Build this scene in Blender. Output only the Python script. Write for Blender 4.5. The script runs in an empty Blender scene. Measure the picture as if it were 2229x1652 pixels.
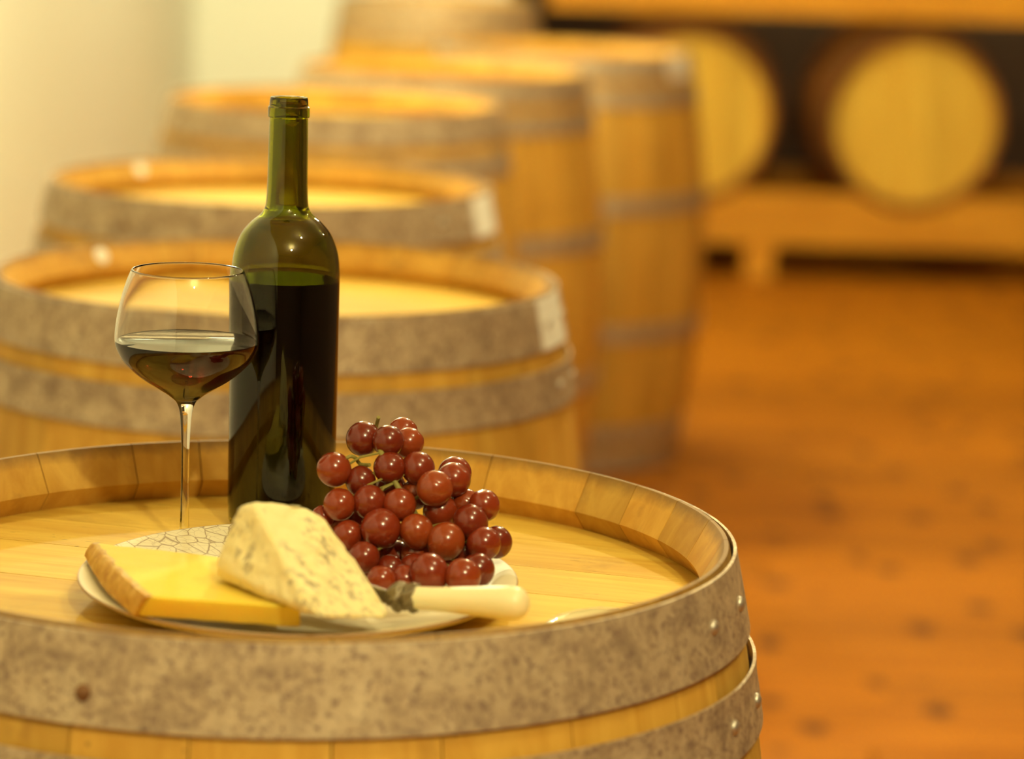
import bpy, bmesh, math, random
from math import sin, cos, pi, sqrt, radians, atan2, hypot
from mathutils import Vector, Matrix, noise

random.seed(7)
S = bpy.context.scene
C = S.collection
V = Vector

# ------------------------------------------------------------------ camera
IW, IH = 2229, 1652
FPX, PITCH, ROLL, CAMZ = 6557.0, 0.1731, 0.0331, 0.95 + 0.4381
cam_d = bpy.data.cameras.new('camera')
cam = bpy.data.objects.new('camera', cam_d)
C.objects.link(cam)
cam_d.sensor_width = 36.0
cam_d.lens = FPX / IW * 36.0
cam_d.clip_start = 0.05
cam_d.clip_end = 60
cam_d.dof.use_dof = True
cam_d.dof.focus_distance = 2.05
cam_d.dof.aperture_fstop = 4.2
cam.matrix_world = (Matrix.Translation((0, 0, CAMZ)) @ Matrix.Rotation(pi / 2 - PITCH, 4, 'X')
                    @ Matrix.Rotation(ROLL, 4, 'Z'))
S.camera = cam

# ------------------------------------------------------------------ world, lights, exposure
w = bpy.data.worlds.new('world')
S.world = w
w.use_nodes = True
w.node_tree.nodes['Background'].inputs[0].default_value = (1.0, 0.7, 0.35, 1)
w.node_tree.nodes['Background'].inputs[1].default_value = 0.02
S.view_settings.view_transform = 'Standard'
S.view_settings.look = 'None'
S.view_settings.gamma = 1.0
S.view_settings.use_curve_mapping = False
S.view_settings.exposure = 0.0
WARM = (1.0, 0.95, 0.54)


def lamp(name, loc, power, radius=0.06, col=WARM):
    d = bpy.data.lights.new(name, 'POINT')
    d.energy = power
    d.shadow_soft_size = radius
    d.color = col
    o = bpy.data.objects.new(name, d)
    C.objects.link(o)
    o.location = loc
    return o


lamp('unseen_lamp', (0.62, -0.30, 2.70), 128, 0.05)
lamp('unseen_lamp', (0.80, 1.50, 2.60), 29, 0.05)  # unseen fill, added to brighten the nearer barrel fronts
lamp('unseen_lamp', (-0.78, 5.90, 2.35), 88, 0.05)  # unseen fill, added close to the left wall to brighten it
lamp('unseen_lamp', (-0.70, 8.00, 2.40), 76, 0.05)  # second added fill for the cream wall, no fixture
lamp('unseen_lamp', (0.50, 4.25, 2.60), 98, 0.05)  # unseen fill, added for the fronts of the middle barrels
lamp('unseen_lamp', (2.1, 4.2, 2.65), 12, 0.05)  # weak unseen fill over the floor on the right
lamp('unseen_lamp', (1.30, 8.70, 2.70), 46, 0.05)


# ------------------------------------------------------------------ pixel helpers
def ray(px, py):
    u, v = px - IW / 2, py - IH / 2
    c, s = cos(ROLL), sin(ROLL)
    a, b = u * c + v * s, -u * s + v * c
    x, y, z = a / FPX, 1.0, -b / FPX
    c, s = cos(PITCH), sin(PITCH)
    return V((x, y * c + z * s, -y * s + z * c))


def atY(px, py, Y):
    r = ray(px, py)
    return r * (Y / r.y) + V((0, 0, CAMZ))


def atZ(px, py, Z):
    r = ray(px, py)
    return r * ((Z - CAMZ) / r.z) + V((0, 0, CAMZ))


# ------------------------------------------------------------------ object helpers
def obj(name, me, mat=None, parent=None, smooth=None):
    if isinstance(me, bmesh.types.BMesh):
        m = bpy.data.meshes.new(name)
        me.to_mesh(m)
        me.free()
        me = m
    if smooth is not None:
        for p in me.polygons:
            p.use_smooth = True
        if smooth < 179:
            me.set_sharp_from_angle(angle=radians(smooth))
    if mat is not None and not me.materials:
        me.materials.append(mat)
    o = bpy.data.objects.new(name, me)
    C.objects.link(o)
    if parent is not None:
        o.parent = parent
    return o


def empty(name, loc=(0, 0, 0), rot=(0, 0, 0)):
    o = bpy.data.objects.new(name, None)
    o.empty_display_size = 0.05
    C.objects.link(o)
    o.location = loc
    o.rotation_euler = rot
    return o


def tag(o, label=None, cat=None, group=None, kind=None):
    if label: o['label'] = label
    if cat: o['category'] = cat
    if group: o['group'] = group
    if kind: o['kind'] = kind
    return o


def copy_tree(o, parent=None):
    c = o.copy()
    C.objects.link(c)
    c.parent = parent
    for ch in list(o.children):
        copy_tree(ch, c)
    return c


def bm_box(bm, lo, hi):
    vs = [bm.verts.new((x, y, z)) for x in (lo[0], hi[0]) for y in (lo[1], hi[1]) for z in (lo[2], hi[2])]
    for f in ((0, 1, 3, 2), (4, 6, 7, 5), (0, 4, 5, 1), (2, 3, 7, 6), (0, 2, 6, 4), (1, 5, 7, 3)):
        bm.faces.new([vs[i] for i in f])
    return bm


def box(lo, hi, bevel=0):
    bm = bmesh.new()
    bm_box(bm, lo, hi)
    if bevel:
        bmesh.ops.bevel(bm, geom=bm.edges[:], offset=bevel, segments=1, affect='EDGES', profile=0.5)
    bmesh.ops.recalc_face_normals(bm, faces=bm.faces[:])
    return bm


def lathe(prof, seg=64, closed=False, sx=1.0, sy=1.0):
    """prof: (r, z) list, surface of revolution about z."""
    bm = bmesh.new()
    rings = []
    for r, z in prof:
        if r < 1e-6:
            rings.append([bm.verts.new((0, 0, z))])
        else:
            rings.append([bm.verts.new((r * sx * cos(2 * pi * k / seg), r * sy * sin(2 * pi * k / seg), z)) for k in range(seg)])
    pairs = list(zip(rings[:-1], rings[1:]))
    if closed:
        pairs.append((rings[-1], rings[0]))
    for a, b in pairs:
        for k in range(seg):
            k2 = (k + 1) % seg
            if len(a) == 1 and len(b) == 1:
                continue
            if len(a) == 1:
                bm.faces.new((a[0], b[k2], b[k]))
            elif len(b) == 1:
                bm.faces.new((a[k], a[k2], b[0]))
            else:
                bm.faces.new((a[k], a[k2], b[k2], b[k]))
    bmesh.ops.recalc_face_normals(bm, faces=bm.faces[:])
    return bm


def spline(pts, n=6):
    """Catmull-Rom through 2-D points."""
    out = []
    P = [pts[0]] + list(pts) + [pts[-1]]
    for i in range(1, len(P) - 2):
        p0, p1, p2, p3 = P[i - 1], P[i], P[i + 1], P[i + 2]
        for k in range(n):
            t = k / n
            out.append(tuple(0.5 * ((2 * b) + (-a + c) * t + (2 * a - 5 * b + 4 * c - d) * t * t + (-a + 3 * b - 3 * c + d) * t ** 3)
                             for a, b, c, d in zip(p0, p1, p2, p3)))
    out.append(tuple(pts[-1]))
    return out


def tube(bm, pts, radii, seg=8):
    pts = [V(p) for p in pts]
    rings = []
    for i, p in enumerate(pts):
        d = (pts[min(i + 1, len(pts) - 1)] - pts[max(i - 1, 0)]).normalized()
        a = d.cross(V((0.3, 0.9, 0.2))).normalized()
        b = d.cross(a)
        r = radii[i] if hasattr(radii, '__len__') else radii
        rings.append([bm.verts.new(p + a * r * cos(2 * pi * k / seg) + b * r * sin(2 * pi * k / seg)) for k in range(seg)])
    for A, B in zip(rings[:-1], rings[1:]):
        for k in range(seg):
            bm.faces.new((A[k], A[(k + 1) % seg], B[(k + 1) % seg], B[k]))
    bm.faces.new(rings[0][::-1])
    bm.faces.new(rings[-1])
    bmesh.ops.recalc_face_normals(bm, faces=bm.faces[:])


# ------------------------------------------------------------------ materials
class M:
    def __init__(s, name, **kw):
        s.m = bpy.data.materials.new(name)
        s.m.use_nodes = True
        s.t = s.m.node_tree
        s.b = s.t.nodes['Principled BSDF']
        s.set(**kw)

    def set(s, **kw):
        for k, v in kw.items():
            i = s.b.inputs[k.replace('_', ' ')]
            if hasattr(v, 'is_output'):
                s.t.links.new(v, i)
            else:
                i.default_value = (*v, 1) if isinstance(v, tuple) and len(v) == 3 and i.type == 'RGBA' else v

    def n(s, typ, **kw):
        nd = s.t.nodes.new('ShaderNode' + typ)
        for k, v in kw.items():
            if hasattr(nd, k) and not k[0].isupper():
                setattr(nd, k, v)
            else:
                i = nd.inputs[int(k[1:])] if k[0] == '_' else nd.inputs[k.replace('_', ' ')]
                if hasattr(v, 'is_output'):
                    s.t.links.new(v, i)
                else:
                    i.default_value = v
        return nd

    def coord(s, scale=(1, 1, 1), kind='Object'):
        tc = s.n('TexCoord')
        mp = s.n('Mapping', Vector=tc.outputs[kind], Scale=scale)
        # every piece gets its own stretch of the pattern
        oi = s.n('ObjectInfo')
        cb = s.n('CombineXYZ', X=oi.outputs['Random'], Y=oi.outputs['Random'], Z=oi.outputs['Random'])
        vm = s.n('VectorMath', operation='MULTIPLY_ADD', _0=cb.outputs[0], _1=(37.0, 17.0, 53.0), _2=mp.outputs[0])
        return vm.outputs[0]

    def noise(s, vec, scale=1.0, detail=4.0, rough=0.5, dist=0.0):
        return s.n('TexNoise', Vector=vec, Scale=scale, Detail=detail, Roughness=rough, Distortion=dist).outputs[0]

    def ramp(s, fac, *stops):
        r = s.n('ValToRGB', Fac=fac)
        e = r.color_ramp.elements
        while len(e) < len(stops):
            e.new(0.5)
        for i, (p, c) in enumerate(stops):
            e[i].position = p
            e[i].color = (*c, 1) if hasattr(c, '__len__') else (c, c, c, 1)
        return r.outputs[0]

    def mix(s, f, a, b, mode='MIX'):
        nd = s.n('MixRGB', blend_type=mode)
        for i, v in enumerate((f, a, b)):
            if hasattr(v, 'is_output'):
                s.t.links.new(v, nd.inputs[i])
            else:
                nd.inputs[i].default_value = v if i == 0 else (*v, 1)
        return nd.outputs[0]

    def random(s):
        return s.n('ObjectInfo').outputs['Random']

    def bump(s, h, strength=0.3, dist=0.002):
        b = s.n('Bump', Height=h, Strength=strength, Distance=dist)
        s.t.links.new(b.outputs[0], s.b.inputs['Normal'])


def wood(name, base, dark, scale, rough=0.6, bump=0.25, var=0.25, stain=0.5, stain_col=(0.16, 0.09, 0.03), spec=0.3, rim=False, marks=None):
    m = M(name, Roughness=rough, Specular_IOR_Level=spec)
    co = m.coord(scale)
    g = m.noise(co, 1.0, 6, 0.6, 0.8)
    col = m.mix(m.ramp(g, (0.35, 0.0), (0.7, 1.0)), dark, base)
    tint = m.ramp(m.random(), (0.0, (1 - var,) * 3), (0.5, (1 - var * 0.35, 1 - var * 0.5, 1 - var * 0.7)), (1.0, (1, 1, 1)))
    col = m.mix(1.0, col, tint, 'MULTIPLY')
    co2 = m.coord((1, 1, 1))
    st = m.ramp(m.noise(co2, 14.0, 5, 0.65), (0.60, 0.0), (0.78, stain))
    col = m.mix(st, col, stain_col)
    sp = m.ramp(m.n('TexVoronoi', Vector=co2, Scale=34.0).outputs['Distance'], (0.0, stain), (0.07, 0.0))
    sp = m.mix(1.0, sp, m.ramp(m.noise(co2, 9.0, 2), (0.52, 0.0), (0.6, 1.0)), 'MULTIPLY')
    col = m.mix(sp, col, (0.07, 0.04, 0.015))
    if rim:      # grime worn into the end grain at the barrel mouth
        z = m.n('SeparateXYZ', Vector=m.n('TexCoord').outputs['Object']).outputs['Z']
        z = m.n('Math', operation='MULTIPLY_ADD', _0=m.noise(co2, 45.0, 5, 0.7), _1=0.012, _2=z).outputs[0]
        z = m.n('Math', operation='SUBTRACT', _0=z, _1=0.945).outputs[0]
        z = m.n('Math', operation='MULTIPLY', _0=z, _1=60.0).outputs[0]
        col = m.mix(m.ramp(z, (0.12, 0.0), (0.62, 0.75)), col, (0.17, 0.085, 0.02))
    if marks:    # saw and knife scratches
        k = m.noise(m.coord(marks), 1.0, 3, 0.6, 1.2)
        p = m.ramp(m.noise(co2, 7.0, 2), (0.48, 0.0), (0.60, 1.0))
        k = m.mix(1.0, m.ramp(k, (0.62, 0.0), (0.70, 0.7)), p, 'MULTIPLY')
        col = m.mix(k, col, (0.30, 0.16, 0.03))
    m.set(Base_Color=col)
    m.bump(g, bump, 0.0012)
    return m.m


oak_stave = wood('oak_stave', (0.78, 0.465, 0.080), (0.60, 0.31, 0.04), (40, 40, 3.0), stain=0.75, stain_col=(0.24, 0.115, 0.025), rim=True)
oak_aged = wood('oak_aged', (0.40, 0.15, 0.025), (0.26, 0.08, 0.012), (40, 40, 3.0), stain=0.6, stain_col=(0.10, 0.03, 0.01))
oak_head = wood('oak_head', (0.80, 0.555, 0.095), (0.66, 0.385, 0.05), (3.5, 38, 38), var=0.16, stain=0.3, bump=0.5, spec=0.1, marks=(45, 260, 60))
rack_wood = wood('rack_wood', (0.78, 0.37, 0.03), (0.60, 0.25, 0.015), (4, 30, 30), var=0.15, stain=0.3)


def floor_mat():
    m = M('floor_boards', Roughness=0.6, Specular_IOR_Level=0.15)
    co = m.coord((2.5, 26, 26))
    g = m.noise(co, 1.0, 6, 0.6, 0.6)
    col = m.mix(m.ramp(g, (0.3, 0.0), (0.72, 1.0)), (0.34, 0.110, 0.0032), (0.51, 0.190, 0.007))
    col = m.mix(1.0, col, m.ramp(m.random(), (0.0, (0.80, 0.76, 0.7)), (1.0, (1.05, 1.0, 1.0))), 'MULTIPLY')
    co2 = m.coord((5.0, 2.8, 2.8))
    k = m.n('TexVoronoi', voronoi_dimensions='2D', Vector=co2, Scale=1.0, Randomness=1.0).outputs['Distance']
    col = m.mix(m.ramp(k, (0.06, 0.9), (0.17, 0.0)), col, (0.09, 0.03, 0.006))
    m.set(Base_Color=col)
    m.bump(g, 0.2, 0.001)
    return m.m


def plaster(name, a, b):
    m = M(name, Roughness=0.85)
    tc = m.n('TexCoord').outputs['Object']
    n1 = m.noise(tc, 1.3, 4, 0.6)
    m.set(Base_Color=m.mix(n1, a, b))
    m.bump(m.noise(tc, 22.0, 5, 0.6), 0.25, 0.006)
    return m.m


def galvanised():
    m = M('galvanised_steel', Metallic=0.35, Roughness=0.55, Specular_IOR_Level=0.4)
    co = m.coord((1, 1, 1))
    a = m.noise(co, 34.0, 8, 0.72, 0.4)
    b = m.noise(co, 210.0, 6, 0.75, 0.5)
    col = m.ramp(a, (0.30, (0.26, 0.18, 0.12)), (0.48, (0.50, 0.38, 0.24)), (0.68, (0.68, 0.55, 0.36)))
    col = m.mix(m.ramp(b, (0.50, 0.0), (0.62, 0.8)), col, (0.17, 0.10, 0.085))
    co3 = m.coord((90, 90, 14))
    drip = m.ramp(m.noise(co3, 1.0, 4, 0.6), (0.58, 0.0), (0.75, 0.45))
    col = m.mix(drip, col, (0.24, 0.17, 0.13))
    m.set(Base_Color=col, Roughness=m.ramp(a, (0.3, 0.72), (0.7, 0.45)))
    m.bump(b, 0.3, 0.0006)
    return m.m


hoop_mat = galvanised()
hoop_rust = M('dull_rusted_hoop', Metallic=0.3, Roughness=0.6, Base_Color=(0.20, 0.09, 0.03)).m
rivet_mat = M('rivet_steel', Metallic=0.8, Roughness=0.38, Base_Color=(0.55, 0.5, 0.42)).m
glint_mat = M('glint_white', Roughness=0.5, Base_Color=(0.9, 0.88, 0.8)).m  # white of the painted-in reflections and glints on the barrels
wall_mat = plaster('cream_wall', (0.83, 0.86, 0.78), (0.88, 0.91, 0.84))
dark_wall_mat = plaster('dark_stone_and_shade', (0.10, 0.06, 0.04), (0.15, 0.09, 0.06))  # dark tone also stands in for shade in the rack bay
ceil_mat = plaster('ceiling_plaster', (0.55, 0.42, 0.28), (0.6, 0.47, 0.31))
fl_mat = floor_mat()

# ------------------------------------------------------------------ the room
X0, X1, YF, YB, YD, ZC = -1.1, 3.3, -2.2, 10.14, 12.6, 2.95
XR = -0.05


def struct(name, bm, mat, label=None, cat=None):
    o = obj(name, bm, mat)
    tag(o, label, cat, kind='structure')
    return o


struct('wall_left', box((X0 - 0.15, YF, -0.05), (X0, YB, ZC)), wall_mat, 'cream painted cellar wall beside the standing barrels', 'wall')
struct('wall_back', box((X0 - 0.15, YB, -0.05), (XR, YB + 0.15, ZC)), wall_mat, 'cream painted end wall behind the barrel row', 'wall')
struct('wall_return', box((XR - 0.15, YB + 0.15, -0.05), (XR, YD, ZC)), dark_wall_mat, 'side wall of the rack bay, coloured dark as unlit depth', 'wall')
struct('wall_rear', box((XR - 0.15, YD, -0.05), (X1 + 0.15, YD + 0.15, ZC)), dark_wall_mat, 'wall behind the barrel racks, coloured dark as unlit depth', 'wall')  # dark colour replaces the missing shade behind the racks
struct('wall_right', box((X1, YF, -0.05), (X1 + 0.15, YD, ZC)), dark_wall_mat, 'dark stone wall on the far right', 'wall')
struct('wall_front', box((X0 - 0.15, YF - 0.15, -0.05), (X1 + 0.15, YF, ZC)), dark_wall_mat, 'dark stone wall facing the barrel row', 'wall')
struct('ceiling', box((X0 - 0.15, YF - 0.15, ZC), (X1 + 0.15, YD + 0.15, ZC + 0.1)), ceil_mat, 'plain plaster cellar ceiling', 'ceiling')
floor = struct('floor', box((X0 - 0.15, YF - 0.15, -0.09), (X1 + 0.15, YD + 0.15, -0.03)), dark_wall_mat, 'orange brown plank floor of the cellar', 'floor')

# floor planks run across the view
PW = 0.142
pm = {}
y = 2.5
while y < YD - 0.05:
    xs = [X0]
    x = X0 + random.uniform(0.5, 2.2)
    while x < X1 - 0.4:
        xs.append(x)
        x += random.choice((1.8, 2.2, 2.6))
    xs.append(X1)
    for a, b in zip(xs[:-1], xs[1:]):
        L = round(b - a, 2)
        me = pm.get(L)
        if me is None:
            bm = box((0.001, 0.001, -0.03), (L - 0.001, PW - 0.001, 0.0), 0.0015)
            me = bpy.data.meshes.new('plank')
            bm.to_mesh(me)
            bm.free()
            me.materials.append(fl_mat)
            pm[L] = me
        o = obj('plank', me, None, floor)
        o.location = (a, y, -random.uniform(0, 0.0012))
    y += PW
bm = box((X0, YF, -0.03), (X1, 2.5, 0.0))
o = obj('plank_field', bm, fl_mat, floor)
tag(o, kind='stuff')

# ------------------------------------------------------------------ barrels
BH, RE, RB = 0.95, 0.2880, 0.3420
ZH = 0.909                     # top of the head boards


def R(z):
    return RB - (RB - RE) * ((z - BH / 2) / (BH / 2)) ** 2


def make_barrel():
    root = empty('wine_barrel')
    n = 26
    ws = [random.uniform(0.72, 1.28) for _ in range(n)]
    tot = sum(ws)
    T = 0.026
    prof_out = [(R(z), z) for z in (0.0, 0.06, 0.13, 0.2, 0.28, 0.36, 0.44, 0.51, 0.59, 0.67, 0.75, 0.82, 0.89, 0.948)]
    prof_out += [(RE - 0.0006, 0.95)]
    prof_in = [(0.2848, 0.95), (0.2840, 0.9492), (0.2700, 0.9235), (0.2704, 0.9225), (0.2818, 0.9070), (0.2818, 0.886), (R(0.87) - T, 0.87)]
    prof_in += [(R(z) - T, z) for z in (0.7, 0.475, 0.25)] + [(R(0.08) - T, 0.08), (0.274, 0.045), (0.268, 0.03), (0.2785, 0.0)]
    loop = prof_out + prof_in
    a = 0.0
    for i in range(n):
        da = ws[i] / tot * 2 * pi
        g = 0.00045 / 0.29
        seg = 5
        bm = bmesh.new()
        cols = []
        for k in range(seg + 1):
            t = a + g + (da - 2 * g) * k / seg
            cols.append([bm.verts.new((r * cos(t), r * sin(t), z)) for r, z in loop])
        m = len(loop)
        for A, B in zip(cols[:-1], cols[1:]):
            for k in range(m):
                bm.faces.new((A[k], B[k], B[(k + 1) % m], A[(k + 1) % m]))
        bm.faces.new(cols[0])
        bm.faces.new(cols[-1][::-1])
        bmesh.ops.recalc_face_normals(bm, faces=bm.faces[:])
        obj('stave', bm, oak_stave, root, smooth=25)
        a += da
    # head boards
    rh = 0.2812
    cuts = [-rh, -0.205, -0.128, -0.040, 0.048, 0.119, 0.198, rh]
    for c0, c1 in zip(cuts[:-1], cuts[1:]):
        lo, hi = c0 + 0.0003, c1 - 0.0003
        ptsR, ptsL = [], []
        for k in range(15):
            yy = lo + (hi - lo) * k / 14
            xx = sqrt(max(rh * rh - yy * yy, 0)) + 1e-4
            ptsR.append((xx, yy))
            ptsL.append((-xx, yy))
        poly = ptsR + ptsL[::-1]
        dz = random.uniform(-0.0006, 0.0)
        bm = bmesh.new()
        top = [bm.verts.new((px, py, ZH + dz)) for px, py in poly]
        bot = [bm.verts.new((px, py, ZH - 0.022)) for px, py in poly]
        bm.faces.new(top)
        bm.faces.new(bot[::-1])
        for k in range(len(poly)):
            k2 = (k + 1) % len(poly)
            bm.faces.new((top[k2], top[k], bot[k], bot[k2]))
        bmesh.ops.remove_doubles(bm, verts=bm.verts[:], dist=1e-5)
        bmesh.ops.recalc_face_normals(bm, faces=bm.faces[:])
        o = obj('head_board', bm, oak_head, root)
        o.rotation_euler = (0, 0, radians(-16))
    # hoops with their rivets
    rv = bmesh.new()
    bmesh.ops.create_uvsphere(rv, u_segments=12, v_segments=8, radius=1.0)
    for v in rv.verts:
        v.co = V((v.co.x * 0.0036, v.co.y * 0.0048, v.co.z * 0.0052))
    rme = bpy.data.meshes.new('rivet')
    rv.to_mesh(rme)
    rv.free()
    for p in rme.polygons: p.use_smooth = True
    rme.materials.append(rivet_mat)
    # (bottom, top, rivet angles)
    hoops = [(0.8965, 0.9482), (0.837, 0.8785), (0.600, 0.640), (0.310, 0.350), (0.0715, 0.113), (0.0008, 0.0535)]
    rivs = RIVETS
    for hi_, (z0, z1) in enumerate(hoops):
        flip = z0 < 0.4
        off = 0.0022
        zs = [z0 + (z1 - z0) * k / 4 for k in range(5)]
        lip = 0.0012
        outer = [(R(z) + off + 0.0022 + (lip if ((k == 0) if flip else (k == 4)) and hi_ not in (0, 5) else 0), z) for k, z in enumerate(zs)]
        inner = [(r - 0.0021, z) for r, z in outer][::-1]
        bm = lathe(outer + inner, 128, closed=True)
        h = obj('hoop', bm, hoop_mat, root, smooth=35)
        for ang, dz in rivs[min(hi_, 5 - hi_)]:
            zz = (z0 + z1) / 2 + (dz if not flip else -dz)
            o = obj('rivet', rme, None, h)
            rr = R(zz) + off + 0.0022
            o.location = (rr * cos(ang), rr * sin(ang), zz)
            o.rotation_euler = (0, 0, ang)
            if dz < -0.005:
                o.material_slots[0].link = 'OBJECT'
                o.material_slots[0].material = hoop_rust
    return root


# rivet angles measured on the front barrel: (angle, height offset from the hoop's middle)
RIVETS = [[(radians(-24.5), 0.0), (radians(-12.0), 0.0), (radians(-108.0), -0.008)],
          [(radians(-22.5), 0.0), (radians(-10.5), 0.0)],
          [(radians(-60), 0.0), (radians(-50), 0.0)]]

B1 = (-0.1428, 1.9245)
barrel = make_barrel()
barrel.location = (*B1, 0)
tag(barrel, 'pale oak barrel nearest the camera, its head set with wine, cheese and grapes', 'barrel', 'oak wine barrels')
grp = 'oak wine barrels'
spots = [
    (-0.2477, 3.0979, 5, 'upright oak barrel right behind the bottle and wine glass, second in the row'),
    (-0.3281, 3.9789, -14, 'upright oak barrel behind the bottle neck, third in the row'),
    (-0.328, 5.300, 31, 'upright oak barrel level with the bottle mouth, fourth in the row'),
    (-0.160, 6.200, 70, 'upright oak barrel fifth in the row, left of the outermost right barrel'),
    (0.096, 6.990, -40, 'upright oak barrel furthest right in the row, in front of the rack'),
    (-0.262, 9.150, 120, 'small far upright oak barrel against the cream end wall'),
]
standing = [barrel]
for x, y, a, lab in spots:
    o = copy_tree(barrel)
    o.location = (x, y, 0)
    o.rotation_euler = (0, 0, radians(a))
    tag(o, lab)
    standing.append(o)


def hoop_glint(root, ang_world, width, z0, z1):
    """white patch on the top hoop, standing in for a reflection"""
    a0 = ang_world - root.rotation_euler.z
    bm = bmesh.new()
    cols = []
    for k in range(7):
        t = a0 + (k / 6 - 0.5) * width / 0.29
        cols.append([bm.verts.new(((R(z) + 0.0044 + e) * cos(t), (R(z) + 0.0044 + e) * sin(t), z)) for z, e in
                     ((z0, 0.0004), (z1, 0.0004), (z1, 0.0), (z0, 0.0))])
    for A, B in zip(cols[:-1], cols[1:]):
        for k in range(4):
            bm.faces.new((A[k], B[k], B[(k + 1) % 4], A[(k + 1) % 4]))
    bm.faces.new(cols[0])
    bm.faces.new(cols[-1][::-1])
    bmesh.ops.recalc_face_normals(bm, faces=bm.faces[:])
    o = obj('hoop_glint', bm, glint_mat, root)
    o['label'] = 'white patch imitating a reflection on the top hoop'


hoop_glint(standing[1], radians(-15), 0.085, 0.8975, 0.9475)
hoop_glint(standing[2], radians(-16), 0.080, 0.8975, 0.9475)
hoop_glint(standing[5], radians(-30), 0.085, 0.8975, 0.9475)



def glint_dot(root, ang_world, r):
    """pale disc standing in for a blurred glint inside the barrel mouth"""
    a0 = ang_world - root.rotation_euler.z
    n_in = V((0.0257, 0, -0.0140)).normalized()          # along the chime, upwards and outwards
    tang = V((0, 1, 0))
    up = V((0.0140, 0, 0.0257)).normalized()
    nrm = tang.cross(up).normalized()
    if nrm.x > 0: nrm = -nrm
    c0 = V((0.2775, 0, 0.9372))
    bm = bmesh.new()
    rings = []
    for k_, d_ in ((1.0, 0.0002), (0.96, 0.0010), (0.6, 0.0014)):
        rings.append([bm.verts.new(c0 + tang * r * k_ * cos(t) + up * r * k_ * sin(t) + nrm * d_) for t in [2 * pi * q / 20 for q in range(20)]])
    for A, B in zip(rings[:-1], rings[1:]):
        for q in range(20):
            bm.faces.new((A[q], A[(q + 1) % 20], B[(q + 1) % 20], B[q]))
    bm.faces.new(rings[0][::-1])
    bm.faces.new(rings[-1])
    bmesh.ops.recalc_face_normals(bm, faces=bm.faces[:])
    o = obj('chime_glint', bm, glint_mat, root)
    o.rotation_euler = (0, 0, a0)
    o['label'] = 'small pale disc imitating a glint inside the barrel mouth'


glint_dot(standing[1], radians(138.5), 0.0095)
glint_dot(standing[2], radians(135.5), 0.0095)

# ------------------------------------------------------------------ barrel racks on the right
RY = 10.05
rack_c = [atY(1499, 262, RY).x, atY(1998, 272, RY).x]
rack_z = atY(1998, 272, RY).z
for i, x in enumerate(rack_c):
    o = copy_tree(barrel)
    o.location = (x, RY + 0.06 + BH, rack_z)
    o.rotation_euler = (pi / 2, radians(74 if i == 0 else 70), 0)
    tag(o, ['oak barrel lying in the rack, half hidden by the standing row',
            'oak barrel lying in the rack, whole round head in view'][i], group='barrels lying in the rack')
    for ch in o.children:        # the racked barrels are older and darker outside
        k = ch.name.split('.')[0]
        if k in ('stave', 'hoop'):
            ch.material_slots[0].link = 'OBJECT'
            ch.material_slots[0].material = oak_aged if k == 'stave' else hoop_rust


def cradle(z0, z1, xa, xb, scoops, y0, y1, cut, up=True):
    """beam with round cradles cut for the barrels"""
    n = 120
    bm = bmesh.new()
    rows = []
    for k in range(n + 1):
        x = xa + (xb - xa) * k / n
        zt = z1
        for cx in scoops:
            d = abs(x - cx)
            if d < cut:
                zt = min(zt, rack_z - sqrt(cut * cut - d * d))
        zt = max(zt, z0 + 0.05)
        rows.append([bm.verts.new(p) for p in ((x, y0, z0), (x, y1, z0), (x, y1, zt), (x, y0, zt))])
    for A, B in zip(rows[:-1], rows[1:]):
        for k in range(4):
            bm.faces.new((A[k], B[k], B[(k + 1) % 4], A[(k + 1) % 4]))
    bm.faces.new(rows[0])
    bm.faces.new(rows[-1][::-1])
    bmesh.ops.recalc_face_normals(bm, faces=bm.faces[:])
    return bm


def rack(name, z0, z1, xa, xb, lab, feet, scoops, fy=-0.035):
    root = empty(name, (0, 0, 0))
    tag(root, lab, 'rack')
    for y0, cut in ((RY + fy, R(0.92) + 0.008), (RY + 0.82, R(0.20) + 0.008)):
        obj('beam', cradle(z0, z1, xa, xb, scoops, y0, y0 + 0.09, cut), rack_wood, root)
    x = xa + 0.05
    for fx in feet:
        obj('foot_block', box((fx - 0.05, RY - 0.035, 0.0), (fx + 0.05, RY + 0.91, z0), 0.004), rack_wood, root)
    for fx in ([xa + 0.06, xb - 0.06]):
        obj('cross_rail', box((fx - 0.045, RY + fy + 0.09, z0 + 0.02), (fx + 0.045, RY + 0.82, z0 + 0.11), 0.004), rack_wood, root)
    return root


bz = atY(1900, 428, RY - 0.035).z
bz0 = atY(1900, 541, RY - 0.035).z
rack('barrel_rack', bz0, bz, rack_c[0] - 0.46, rack_c[1] + 0.62, 'orange wooden cradle rack standing on the plank floor', [rack_c[0] - 0.36, atY(1650, 575, RY).x, rack_c[1] + 0.5], rack_c)
uz0 = rack_z + 0.343
rack('barrel_rack', uz0, uz0 + 0.22, rack_c[0] - 0.48, rack_c[1] + 0.62, 'upper wooden rack beam resting on top of the lying barrels', [], [], 0.115)

# ------------------------------------------------------------------ wine bottle
BX, BY = -0.1617, 2.1006
ppm = (atY(711, 800, BY) - atY(611, 800, BY)).x / 100      # metres per pixel at the bottle


def zpix(px, py, Y):
    return atY(px, py, Y).z


def prof_px(rows, px, Y, scale):
    return [(hw * scale, zpix(px, py, Y) - ZH) for py, hw in rows]


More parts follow.
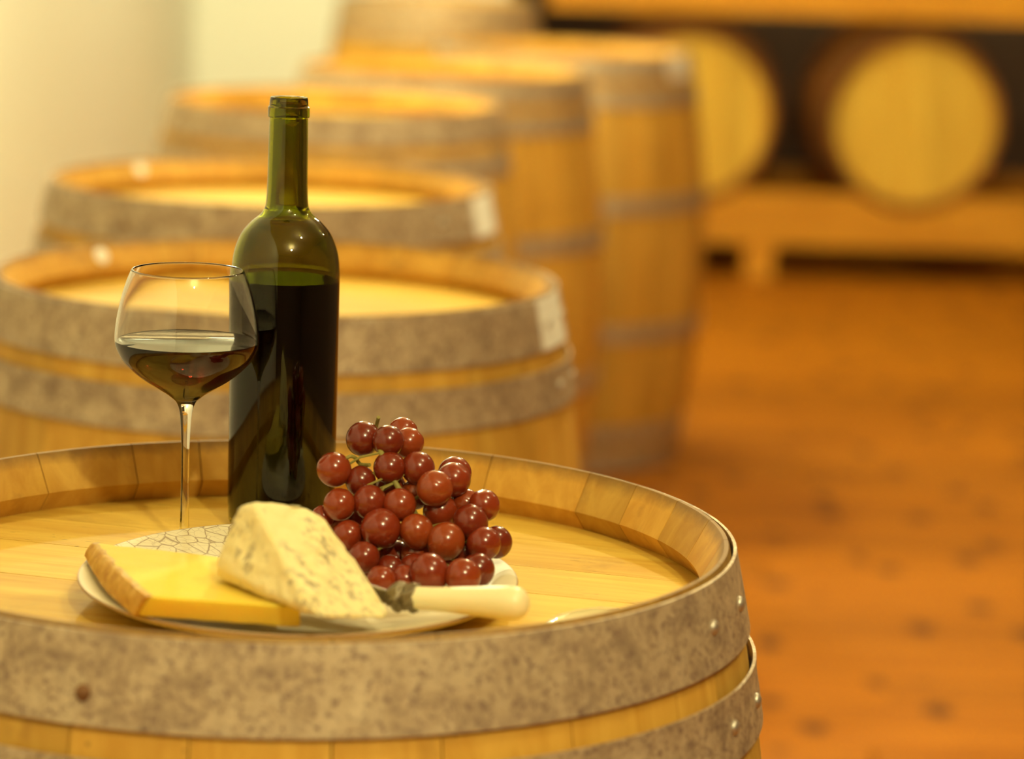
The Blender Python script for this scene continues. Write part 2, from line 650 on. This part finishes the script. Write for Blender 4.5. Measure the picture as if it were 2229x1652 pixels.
outer = prof_px([(604, 117.5), (592, 117.3), (564, 115), (535, 108.5), (506, 95.5), (483, 76), (468, 58), (456, 49.5), (440, 45.5), (400, 43.5), (330, 42.5), (262, 41.5)], 620, BY, ppm)
zb_top = zpix(631, 211, BY) - ZH
low = [(0.0, 0.016), (0.012, 0.013), (0.024, 0.006), (0.029, 0.0012), (0.032, 0.0), (0.0355, 0.0015), (0.0375, 0.006), (117.5 * ppm, 0.02), (117.8 * ppm, 0.08), (117.6 * ppm, 0.14)]
bot = low + spline(outer, 4)
rn = 41.5 * ppm
z1 = zpix(628, 256, BY) - ZH
z0r = zpix(628, 231, BY) - ZH
fin = [(rn, z1), (44.6 * ppm, z1 + 0.0006), (44.8 * ppm, z1 + 0.003), (44.6 * ppm, z0r - 0.0006), (42.0 * ppm, z0r + 0.0002), (41.0 * ppm, zb_top - 0.0015), (39.5 * ppm, zb_top)]
rin = 30.5 * ppm
inn = [(rin, zb_top - 0.0005), (rin - 0.0006, zb_top - 0.003)]
inner_side = [(r - (0.0030 if r < 0.016 else 0.0026), z) for r, z in reversed(spline(outer, 4))]
inner_side = [(min(r, 0.0355), z) for r, z in inner_side]
low_in = [(0.0352, 0.14), (0.0352, 0.02), (0.0335, 0.011), (0.028, 0.008), (0.022, 0.013), (0.012, 0.019), (0.0, 0.021)]
full = bot + fin + inn + inner_side + low_in
glass_green = M('green_bottle_glass', Base_Color=(0.31, 0.33, 0.002), Roughness=0.0, IOR=1.5, Transmission_Weight=1.0).m
clear_glass = M('clear_glass', Base_Color=(0.98, 0.97, 0.94), Roughness=0.0, IOR=1.46, Transmission_Weight=1.0).m
wine_mat = M('red_wine', Base_Color=(0.014, 0.0010, 0.0004), Roughness=0.0, IOR=1.34, Transmission_Weight=1.0).m
wine_dark = M('red_wine_deep', Base_Color=(0.008, 0.0015, 0.0012), Roughness=0.0, IOR=1.34, Transmission_Weight=0.2).m
bottle = empty('wine_bottle', (BX, BY, ZH))
tag(bottle, 'tall green glass wine bottle without a label, standing behind the cheese plate', 'bottle')
obj('bottle_glass', lathe(full, 96), glass_green, bottle, smooth=40)
# wine inside
zl = zpix(620, 606, BY) - ZH
wp = [(0, 0.0212), (0.012, 0.0192), (0.022, 0.0132), (0.028, 0.0082), (0.0336, 0.0112), (0.0353, 0.02), (0.0353, 0.14), (0.0355, zl - 0.0006), (0.0349, zl), (0.0, zl)]
obj('wine', lathe(wp, 96), wine_dark, bottle, smooth=40)

# ------------------------------------------------------------------ wine glass
GY = 2.025
gx = atY(407, 740, GY).x
gs = (atY(507, 740, GY) - atY(407, 740, GY)).x / 100
g_rows = [(588, 122), (612, 132), (653, 144.5), (700, 154), (736, 157), (758, 153.5), (784, 140), (810, 114), (828, 90), (843, 66), (857, 43), (866, 31)]
go = [(hw * gs, zpix(407, py, GY) - ZH) for py, hw in g_rows]
zs0 = zpix(407, 876, GY) - ZH
zs1 = zpix(407, 900, GY) - ZH
zs2 = zpix(406, 960, GY) - ZH
stem = [(21 * gs, zs0), (13.5 * gs, zs1), (9.5 * gs, zs2), (8.8 * gs, 0.06), (9.2 * gs, 0.03), (11 * gs, 0.012), (17 * gs, 0.0058), (0.016, 0.0040), (0.028, 0.0024), (0.0355, 0.0016), (0.036, 0.0008), (0.0355, 0.0), (0.0, 0.0)]
ob = spline(go, 5)
ob_full = ob + spline([ob[-1]] + stem[:8], 4)[1:] + stem[8:]
th = 0.0011
ib = [(max(r - th * (1.0 if i < 40 else 1.15), 0.0), z + (0.0 if i < 35 else 0.0003)) for i, (r, z) in enumerate(ob)]
zbot = zpix(407, 868, GY) - ZH
ib = [p for p in ib if p[1] > zbot + 0.004]
ib_full = list(reversed(ib))
bowl_bot = [(0.0, zbot + 0.0012), (0.004, zbot + 0.0015), (0.0085, zbot + 0.0028)]
gprof = [(ob[0][0] - 0.0005, ob[0][1] + 0.0004)] + ob_full
gprof = list(reversed(gprof))
gprof = gprof + [(ib[0][0] + 0.0001, ib[0][1] + 0.0003)] + ib + list(reversed(bowl_bot))
glass = empty('wine_glass', (gx, GY, ZH))
tag(glass, 'clear stemmed wine glass half full of red wine, in front of the bottle', 'wine glass')
obj('glass_body', lathe(gprof, 96), clear_glass, glass, smooth=60)
zw = zpix(407, 743, GY) - ZH
wi = [(r + 0.00025, z) for r, z in ib if z < zw]
rw = [r for r, z in ib if z >= zw][-1]
wprof = [(0.0, zw), (rw - 0.0008, zw), (rw + 0.00025, zw + 0.0005)] + wi + [(p[0], p[1] - 0.0002) for p in reversed(bowl_bot)]
obj('wine', lathe(wprof, 96), wine_mat, glass, smooth=60)

# ------------------------------------------------------------------ plate
PX, PY = -0.1325, 1.883
PRX, PRY = 0.1408, 0.152


def plate_mat():
    m = M('crackled_glaze', Roughness=0.45, Specular_IOR_Level=0.18)
    tc = m.n('TexCoord').outputs['Object']
    ds = m.noise(tc, 30.0, 3)
    vec = m.n('VectorMath', operation='MULTIPLY_ADD', _0=ds, _1=(0.012, 0.012, 0.0), _2=tc).outputs[0]
    v1 = m.n('TexVoronoi', feature='DISTANCE_TO_EDGE', Vector=vec, Scale=75.0).outputs['Distance']
    v2 = m.n('TexVoronoi', feature='DISTANCE_TO_EDGE', Vector=vec, Scale=140.0).outputs['Distance']
    l1 = m.ramp(v1, (0.0, 0.85), (0.05, 0.0))
    l2 = m.ramp(v2, (0.0, 0.35), (0.06, 0.0))
    # crackle shows on part of the glaze only
    sep = m.n('SeparateXYZ', Vector=tc)
    gy = m.n('Math', operation='MULTIPLY_ADD', _0=sep.outputs['Y'], _1=4.0, _2=m.noise(tc, 9.0, 2)).outputs[0]
    gy = m.n('Math', operation='MULTIPLY_ADD', _0=sep.outputs['X'], _1=-1.5, _2=gy).outputs[0]
    mask = m.ramp(gy, (0.70, 0.0), (0.85, 1.0))
    col = m.mix(m.mix(1.0, l1, mask, 'MULTIPLY'), (0.76, 0.67, 0.44), (0.22, 0.11, 0.04))
    col = m.mix(m.mix(1.0, l2, mask, 'MULTIPLY'), col, (0.30, 0.18, 0.08))
    # brown line round the lip (object radius)
    sx = m.n('VectorMath', operation='MULTIPLY', _0=tc, _1=(1 / PRX, 1 / PRY, 0)).outputs[0]
    ln = m.n('VectorMath', operation='LENGTH', _0=sx).outputs['Value']
    rim = m.ramp(ln, (0.991, 0.0), (0.996, 0.8))
    col = m.mix(rim, col, (0.30, 0.15, 0.05))
    m.set(Base_Color=col)
    return m.m


pp = [(0.0, 0.0055), (0.40, 0.0055), (0.60, 0.0062), (0.72, 0.0085), (0.85, 0.0130), (0.95, 0.0165), (0.985, 0.0182), (0.997, 0.0186), (1.0, 0.0178),
      (0.995, 0.0165), (0.95, 0.0130), (0.85, 0.0085), (0.70, 0.0040), (0.62, 0.0028), (0.60, 0.0), (0.57, 0.0), (0.55, 0.0020), (0.0, 0.0020)]
plate = obj('plate', lathe(pp, 128, sx=PRX, sy=PRY), plate_mat(), None, smooth=50)
plate.location = (PX, PY, ZH)
tag(plate, 'cream crackle-glazed plate holding the cheeses and grapes on the front barrel', 'plate')


def plate_z(x, y):
    r = hypot((x - PX) / PRX, (y - PY) / PRY)
    for (r0, h0), (r1, h1) in zip(pp[:8], pp[1:9]):
        if r <= r1:
            return ZH + h0 + (h1 - h0) * (r - r0) / max(r1 - r0, 1e-6)
    return ZH


# ------------------------------------------------------------------ cheeses
def rough_hull(name, pts, mat, bevel, sub, amp, scale, parent=None, amp2=0.0):
    bm = bmesh.new()
    for p in pts:
        bm.verts.new(p)
    r = bmesh.ops.convex_hull(bm, input=bm.verts[:])
    dead = [v for v in bm.verts if not v.link_faces]
    bmesh.ops.delete(bm, geom=dead, context='VERTS')
    bmesh.ops.dissolve_limit(bm, angle_limit=radians(6), verts=bm.verts[:], edges=bm.edges[:])
    bmesh.ops.bevel(bm, geom=bm.edges[:], offset=bevel, segments=3, affect='EDGES', profile=0.6)
    bmesh.ops.triangulate(bm, faces=bm.faces[:])
    for _ in range(6):
        es = [e for e in bm.edges if e.calc_length() > sub]
        if not es:
            break
        bmesh.ops.subdivide_edges(bm, edges=es, cuts=1)
        bmesh.ops.triangulate(bm, faces=bm.faces[:])
    bmesh.ops.remove_doubles(bm, verts=bm.verts[:], dist=0.0002)
    bmesh.ops.recalc_face_normals(bm, faces=bm.faces[:])
    bm.normal_update()
    mv = [(v, v.normal * (noise.noise(v.co * scale) * amp + noise.noise(v.co * scale * 4.1) * amp2)) for v in bm.verts]
    for v, d in mv:
        v.co += d
    return bm


def cheddar_mat():
    m = M('yellow_cheese', Roughness=0.65, Specular_IOR_Level=0.12, Subsurface_Weight=0.5, Subsurface_Scale=0.015, Subsurface_Radius=(1.0, 0.75, 0.3))
    tc = m.n('TexCoord').outputs['Object']
    col = m.mix(m.noise(tc, 40.0, 4), (0.86, 0.58, 0.06), (0.90, 0.66, 0.10))
    m.set(Base_Color=col)
    m.bump(m.noise(tc, 120.0, 4), 0.25, 0.0008)
    return m.m


def rind_mat():
    m = M('cheese_rind', Roughness=0.6, Subsurface_Weight=0.1, Subsurface_Scale=0.005)
    tc = m.n('TexCoord').outputs['Object']
    a = m.noise(tc, 130.0, 5, 0.6)
    col = m.ramp(a, (0.3, (0.48, 0.22, 0.02)), (0.55, (0.66, 0.38, 0.05)), (0.75, (0.84, 0.60, 0.20)))
    m.set(Base_Color=col)
    m.bump(a, 0.5, 0.001)
    return m.m


def blue_mat():
    m = M('blue_veined_cheese', Roughness=0.65, Specular_IOR_Level=0.15, Subsurface_Weight=0.2, Subsurface_Scale=0.008, Subsurface_Radius=(1.0, 0.7, 0.35))
    tc = m.n('TexCoord').outputs['Object']
    mp = m.n('Mapping', Vector=tc, Scale=(1.0, 1.0, 1.0), Rotation=(0.3, 0.5, 0.2)).outputs[0]
    base = m.mix(m.noise(tc, 60.0, 4), (0.82, 0.68, 0.30), (0.92, 0.81, 0.44))
    sx = m.n('Mapping', Vector=tc, Scale=(1.0, 1.0, 0.55), Rotation=(0.0, 0.75, 0.0)).outputs[0]
    v1 = m.noise(sx, 150.0, 5, 0.66, 0.25)
    v2 = m.noise(tc, 34.0, 3, 0.5)
    vein = m.mix(1.0, m.ramp(v1, (0.51, 0.0), (0.60, 0.8)), m.ramp(v2, (0.40, 0.0), (0.56, 1.0)), 'MULTIPLY')
    col = m.mix(vein, base, (0.36, 0.29, 0.17))
    # thin buttery rind stays yellow
    m.set(Base_Color=col)
    m.bump(m.noise(tc, 170.0, 5, 0.6), 0.45, 0.0012)
    return m.m


ZS = 0.9287        # underside of the slab, lying across the plate lip
bots = [atZ(188, 1210, ZS + 0.001), atZ(232, 1282, ZS), atZ(297, 1341, ZS), atZ(420, 1351, ZS), atZ(655, 1366, ZS), atZ(625, 1290, ZS), atZ(480, 1245, ZS), atZ(320, 1222, ZS)]
tops = [atZ(206, 1181, ZS + 0.011), atZ(262, 1245, ZS + 0.0145), atZ(322, 1298, ZS + 0.0155), atZ(430, 1303, ZS + 0.0155), atZ(655, 1321, ZS + 0.0150), atZ(622, 1240, ZS + 0.0145), atZ(480, 1211, ZS + 0.0135), atZ(330, 1198, ZS + 0.0125)]
slab_c = V((sum(p.x for p in bots) / 8, sum(p.y for p in bots) / 8, ZS))
slab = empty('cheese_slab', slab_c)
tag(slab, 'flat yellow cheese slab with golden rind, lying at the left of the plate', 'cheese')
bm = rough_hull('cheese_body', [p - slab_c for p in bots + tops], None, 0.0022, 0.006, 0.0006, 60)
obj('cheese_body', bm, cheddar_mat(), slab, smooth=180)
# rind strip along the left end
bm = bmesh.new()
cols = []
pa = [bots[0], bots[1], bots[2]]
pt = [tops[0], tops[1], tops[2]]
n = 18
bb = spline([tuple(p) for p in pa], n // 2)
tt = spline([tuple(p) for p in pt], n // 2)
side = (V(pa[2]) - V(pa[0])).normalized().cross(V((0, 0, 1)))
if side.x > 0: side = -side
rows = []
for i, (b_, t_) in enumerate(zip(bb, tt)):
    b_, t_ = V(b_) - slab_c, V(t_) - slab_c
    row = []
    for k in range(9):
        f = k / 8
        p = b_.lerp(t_, f) + side * (0.0012 + 0.0012 * sin(pi * f)) + side * noise.noise((b_.lerp(t_, f)) * 160) * 0.0007
        row.append(bm.verts.new(p))
    for k in range(8, -1, -1):
        f = k / 8
        row.append(bm.verts.new(b_.lerp(t_, f) - side * 0.003))
    rows.append(row)
for A, B in zip(rows[:-1], rows[1:]):
    for k in range(18):
        bm.faces.new((A[k], B[k], B[(k + 1) % 18], A[(k + 1) % 18]))
bm.faces.new(rows[0])
bm.faces.new(rows[-1][::-1])
bmesh.ops.recalc_face_normals(bm, faces=bm.faces[:])
obj('rind', bm, rind_mat(), slab, smooth=60)

# blue cheese wedge
zc = ZS + 0.0165
pc = atZ(472, 1258, zc + 0.0012)
pb = atZ(690, 1346, zc - 0.0005)
pa_ = atZ(850, 1345, zc - 0.0135)
YFt = pb.y + 0.072
pf = atY(549, 1093, YFt)
pd = atY(519, 1100, YFt + 0.012)
pcu = atZ(466, 1228, zc + 0.012)
pe = atY(690, 1108, YFt + 0.034)
pe2 = atY(640, 1098, YFt + 0.03)
back1 = V((pe.x - 0.005, pe.y + 0.018, zc + 0.002))
back2 = V((pcu.x + 0.012, pcu.y + 0.055, zc + 0.002))
back3 = V((pa_.x - 0.012, pa_.y + 0.05, zc - 0.010))
wpts = [pc, pb, pa_, pf, pd, pcu, pe, pe2, back1, back2, back3]
wc = V((sum(p.x for p in wpts) / len(wpts), sum(p.y for p in wpts) / len(wpts), zc))
bm = rough_hull('wedge', [p - wc for p in wpts], None, 0.0035, 0.004, 0.0016, 45, amp2=0.0010)
wedge = obj('blue_cheese_wedge', bm, blue_mat(), None, smooth=180)
wedge.location = wc
tag(wedge, 'tall pale blue-veined cheese wedge leaning on the yellow slab at mid plate', 'cheese')

# ------------------------------------------------------------------ grapes
grapes_px = [  # x, y, radius in pixels, depth rank (0 front .. 1 behind)
    (791, 955, 34, 0.2), (845, 960, 31, 0.0), (889, 964, 30, 0.1), (876, 941, 29, 0.8),
    (727, 1022, 34, 0.0), (785, 1047, 30, 0.4), (848, 1018, 32, 0.2), (910, 1019, 33, 0.2),
    (946, 1063, 36, 0.0), (987, 1044, 34, 0.4), (990, 1030, 33, 1.0), (739, 1098, 32, 0.1),
    (804, 1092, 33, 0.1), (870, 1099, 33, 0.0), (958, 1114, 34, 0.7), (1012, 1097, 30, 0.8),
    (1054, 1100, 31, 0.4), (1024, 1137, 35, 0.2), (829, 1150, 40, 0.0), (907, 1157, 34, 0.2),
    (971, 1178, 37, 0.0), (1053, 1183, 34, 0.1), (1080, 1180, 32, 0.7), (757, 1166, 30, 0.6),
    (792, 1213, 31, 0.5), (866, 1214, 33, 0.2), (935, 1246, 38, 0.0), (1008, 1254, 36, 0.0),
    (1041, 1240, 33, 0.5), (830, 1262, 29, 0.5), (881, 1262, 30, 0.5), (703, 1126, 24, 0.8),
    (1010, 1206, 30, 1.0), (905, 1205, 30, 1.2), (905, 1075, 30, 1.2), (770, 1125, 29, 1.2), (845, 1185, 30, 1.2), (960, 1225, 28, 1.2), (850, 1060, 30, 1.3),
    (800, 1236, 29, 1.0), (848, 1240, 29, 1.1), (775, 1192, 29, 1.1), (818, 1188, 29, 1.1), (900, 1235, 28, 1.1), (730, 1140, 28, 1.1)]
zrow = ZH + 0.0065 + 0.011
yfront = atZ(940, 1250, zrow).y
G = []
for gx_, gy_, gr, rank in grapes_px:
    # the heap leans back as it rises
    Y = yfront + (1250 - gy_) / 300.0 * 0.062 + rank * 0.016
    if gy_ > 1190:
        Y = max(Y, atZ(gx_, gy_, zrow).y - 0.004) if rank < 0.3 else Y
    G.append([gx_, gy_, gr, Y])
for it in range(220):
    for i in range(len(G)):
        for j in range(i):
            a, b = G[i], G[j]
            pa1, pb1 = atY(a[0], a[1], a[3]), atY(b[0], b[1], b[3])
            ra, rb = a[2] * a[3] / FPX * 1.03, b[2] * b[3] / FPX * 1.03
            d = (pa1 - pb1).length
            need = (ra + rb) * 0.95
            if d < need:
                push = min((need - d) * 0.5, 0.001)
                if a[3] >= b[3]:
                    a[3] += push
                    b[3] -= push * 0.35
                else:
                    b[3] += push
                    a[3] -= push * 0.35
    for a in G:
        p = atY(a[0], a[1], a[3])
        r = a[2] * a[3] / FPX
        lo = plate_z(p.x, p.y) + r * 1.25
        if p.z < lo:
            a[3] -= 0.0015        # sinking through the plate: slide towards the viewer


def grape_mat():
    m = M('red_grape_skin', Roughness=0.16, Specular_IOR_Level=0.5, Subsurface_Weight=0.35, Subsurface_Scale=0.006,
          Subsurface_Radius=(1.0, 0.25, 0.08), Coat_Weight=0.25, Coat_Roughness=0.06)
    co = m.coord((1, 1, 1))
    n1 = m.noise(co, 120.0, 4, 0.6)
    col = m.mix(m.ramp(n1, (0.35, 0.0), (0.7, 1.0)), (0.17, 0.013, 0.004), (0.30, 0.044, 0.009))
    col = m.mix(1.0, col, m.ramp(m.random(), (0.0, (0.62, 0.5, 0.6)), (0.6, (1, 1, 1)), (1.0, (1.25, 1.8, 1.3))), 'MULTIPLY')
    fl = m.ramp(m.n('TexVoronoi', Vector=co, Scale=420.0).outputs['Distance'], (0.0, 0.4), (0.16, 0.0))
    col = m.mix(fl, col, (0.50, 0.20, 0.08))
    m.set(Base_Color=col, Roughness=m.ramp(n1, (0.3, 0.12), (0.7, 0.30)))
    return m.m


gbase = V((atY(900, 1250, yfront).x, yfront + 0.03, ZH + 0.0065))
bunch = empty('grape_bunch', gbase)
tag(bunch, 'heaped bunch of red grapes piled at the right of the plate', 'grapes')
bm = bmesh.new()
bmesh.ops.create_uvsphere(bm, u_segments=32, v_segments=20, radius=1.0)
for v in bm.verts:
    z = v.co.z
    if z > 0.9:
        v.co.z -= (z - 0.9) * 0.6
gme = bpy.data.meshes.new('grape')
bm.to_mesh(gme)
bm.free()
for p in gme.polygons: p.use_smooth = True
gme.materials.append(grape_mat())
gpos = []
for gx_, gy_, gr, Y in G:
    p = atY(gx_, gy_, Y)
    r = gr * Y / FPX * 1.14
    gpos.append((p, r))
    o = obj('grape', gme, None, bunch)
    o.location = p - gbase
    el = random.uniform(1.0, 1.07)
    o.scale = (r, r, r * el)
    o.rotation_euler = (random.uniform(-0.7, 0.7), random.uniform(-0.7, 0.7), random.uniform(0, 6))
stem_mat = M('grape_stem', Roughness=0.6, Base_Color=(0.25, 0.21, 0.04)).m
bm = bmesh.new()
ytop = sorted(p.y for p, r in gpos)
yc = sum(p.y for p, r in gpos) / len(gpos) + 0.004
rach = [atY(824, 908, gpos[0][0].y + 0.003), atY(819, 938, gpos[0][0].y + 0.008), atY(830, 985, yc + 0.012), atY(860, 1050, yc + 0.006), atY(900, 1110, yc), atY(920, 1165, yc), atY(925, 1215, yc)]
rpts = [V(p) for p in spline([tuple(p) for p in rach], 4)]
tube(bm, [p - gbase for p in rpts], [0.0013] * 4 + [0.0019] * (len(rpts) - 4), 8)
st1 = [atY(748, 1003, gpos[4][0].y), atY(762, 993, gpos[4][0].y), atY(775, 998, gpos[4][0].y + 0.004), atY(784, 1010, gpos[4][0].y + 0.008), atY(805, 1012, yc + 0.012)]
tube(bm, [V(p) - gbase for p in spline([tuple(p) for p in st1], 3)], 0.0013, 7)
for p, r in gpos:
    q = min(rpts, key=lambda t: (t - p).length)
    d = (q - p)
    if d.length > r * 1.05:
        mid = p.lerp(q, 0.55) + V((0, 0, 0.002))
        tube(bm, [p + d.normalized() * r * 0.9 - gbase, mid - gbase, q - gbase], 0.0008, 6)
obj('stem', bm, stem_mat, bunch, smooth=50)

# ------------------------------------------------------------------ cheese knife
kl, kr = atZ(908, 1302, 0.9355), atZ(1122, 1313, 0.9425)
kax = (kr - kl)
kc = (kl + kr) / 2
knife = empty('cheese_knife', (kc.x, kc.y, kc.z - 0.01))
tag(knife, 'cheese knife with smooth ivory handle, resting on the right lip of the plate', 'knife')
base = V(knife.location)
ivory = M('ivory_handle', Roughness=0.3, Base_Color=(0.90, 0.80, 0.48), Subsurface_Weight=0.2, Subsurface_Scale=0.005).m
pewter = M('pewter_collar', Roughness=0.42, Metallic=0.7, Base_Color=(0.24, 0.19, 0.11)).m
steel = M('knife_steel', Roughness=0.25, Metallic=1.0, Base_Color=(0.6, 0.58, 0.54)).m
L = kax.length
kp = [(0, 0.0), (0.0065, 0.0), (0.0072, 0.002), (0.0074, L * 0.2), (0.0086, L * 0.5), (0.0099, L * 0.8), (0.0104, L * 0.93), (0.0099, L + 0.001), (0.0083, L + 0.0045), (0.0050, L + 0.0072), (0.0, L + 0.0082)]
rot = kax.to_track_quat('Z', 'Y').to_euler()
h = obj('handle', lathe(spline(kp, 3), 40), ivory, knife, smooth=50)
h.location = kl - base
h.rotation_euler = rot
# knobbly cast collar
pr_ = [(0.0, -0.0210), (0.0040, -0.0208), (0.0060, -0.0190), (0.0084, -0.0150), (0.0088, -0.0105), (0.0070, -0.0085), (0.0085, -0.0060), (0.0080, -0.0015), (0.0070, 0.0012), (0.0, 0.0012)]
bm = lathe(spline(pr_, 4), 40)
for v in bm.verts:
    a = atan2(v.co.y, v.co.x)
    k = 1 + 0.13 * sin(6 * a + v.co.z * 420) * (1 if abs(v.co.x) + abs(v.co.y) > 0.003 else 0) + 0.10 * noise.noise(v.co * 420)
    v.co.x *= k
    v.co.y *= k
f = obj('collar', bm, pewter, knife, smooth=60)
f.location = kl - base
f.rotation_euler = rot
bm = bmesh.new()
bl = [(0.0, -0.0035, -0.019), (0.0, 0.0035, -0.019), (0.0, 0.0075, -0.034), (0.0, 0.0070, -0.075), (0.0, -0.002, -0.090), (0.0, -0.0050, -0.075), (0.0, -0.0055, -0.034)]
A = [bm.verts.new((0.0007, y_, z_)) for _, y_, z_ in bl]
B = [bm.verts.new((-0.0007, y_, z_)) for _, y_, z_ in bl]
bm.faces.new(A)
bm.faces.new(B[::-1])
for k in range(len(bl)):
    k2 = (k + 1) % len(bl)
    bm.faces.new((A[k], B[k], B[k2], A[k2]))
bmesh.ops.recalc_face_normals(bm, faces=bm.faces[:])
f = obj('blade', bm, steel, knife)
f.location = kl - base
f.rotation_euler = rot

# ------------------------------------------------------------------ pale sliver on the barrel head
sp = [atZ(1188, 1358, ZH), atZ(1215, 1343, ZH), atZ(1260, 1332, ZH), atZ(1310, 1326, ZH), atZ(1352, 1330, ZH), atZ(1350, 1346, ZH), atZ(1300, 1362, ZH), atZ(1240, 1370, ZH), atZ(1200, 1368, ZH)]
c = sum(sp, V()) / len(sp)
bm = bmesh.new()
n = len(sp)
rings = []
for s_, z_ in ((0.97, 0.0), (1.0, 0.0012), (0.93, 0.0026), (0.5, 0.0034)):
    rings.append([bm.verts.new(V(((p.x - c.x) * s_, (p.y - c.y) * s_, z_))) for p in sp])
for A, B in zip(rings[:-1], rings[1:]):
    for k in range(n):
        bm.faces.new((A[k], A[(k + 1) % n], B[(k + 1) % n], B[k]))
bm.faces.new(rings[0][::-1])
bm.faces.new(rings[-1])
bmesh.ops.recalc_face_normals(bm, faces=bm.faces[:])
o = obj('cheese_sliver', bm, M('moist_sliver', Roughness=0.12, Base_Color=(0.92, 0.80, 0.42), Coat_Weight=0.5).m, None, smooth=60)
o.location = c
tag(o, 'thin moist pale yellow sliver lying on the barrel head behind the front rim', 'cheese')
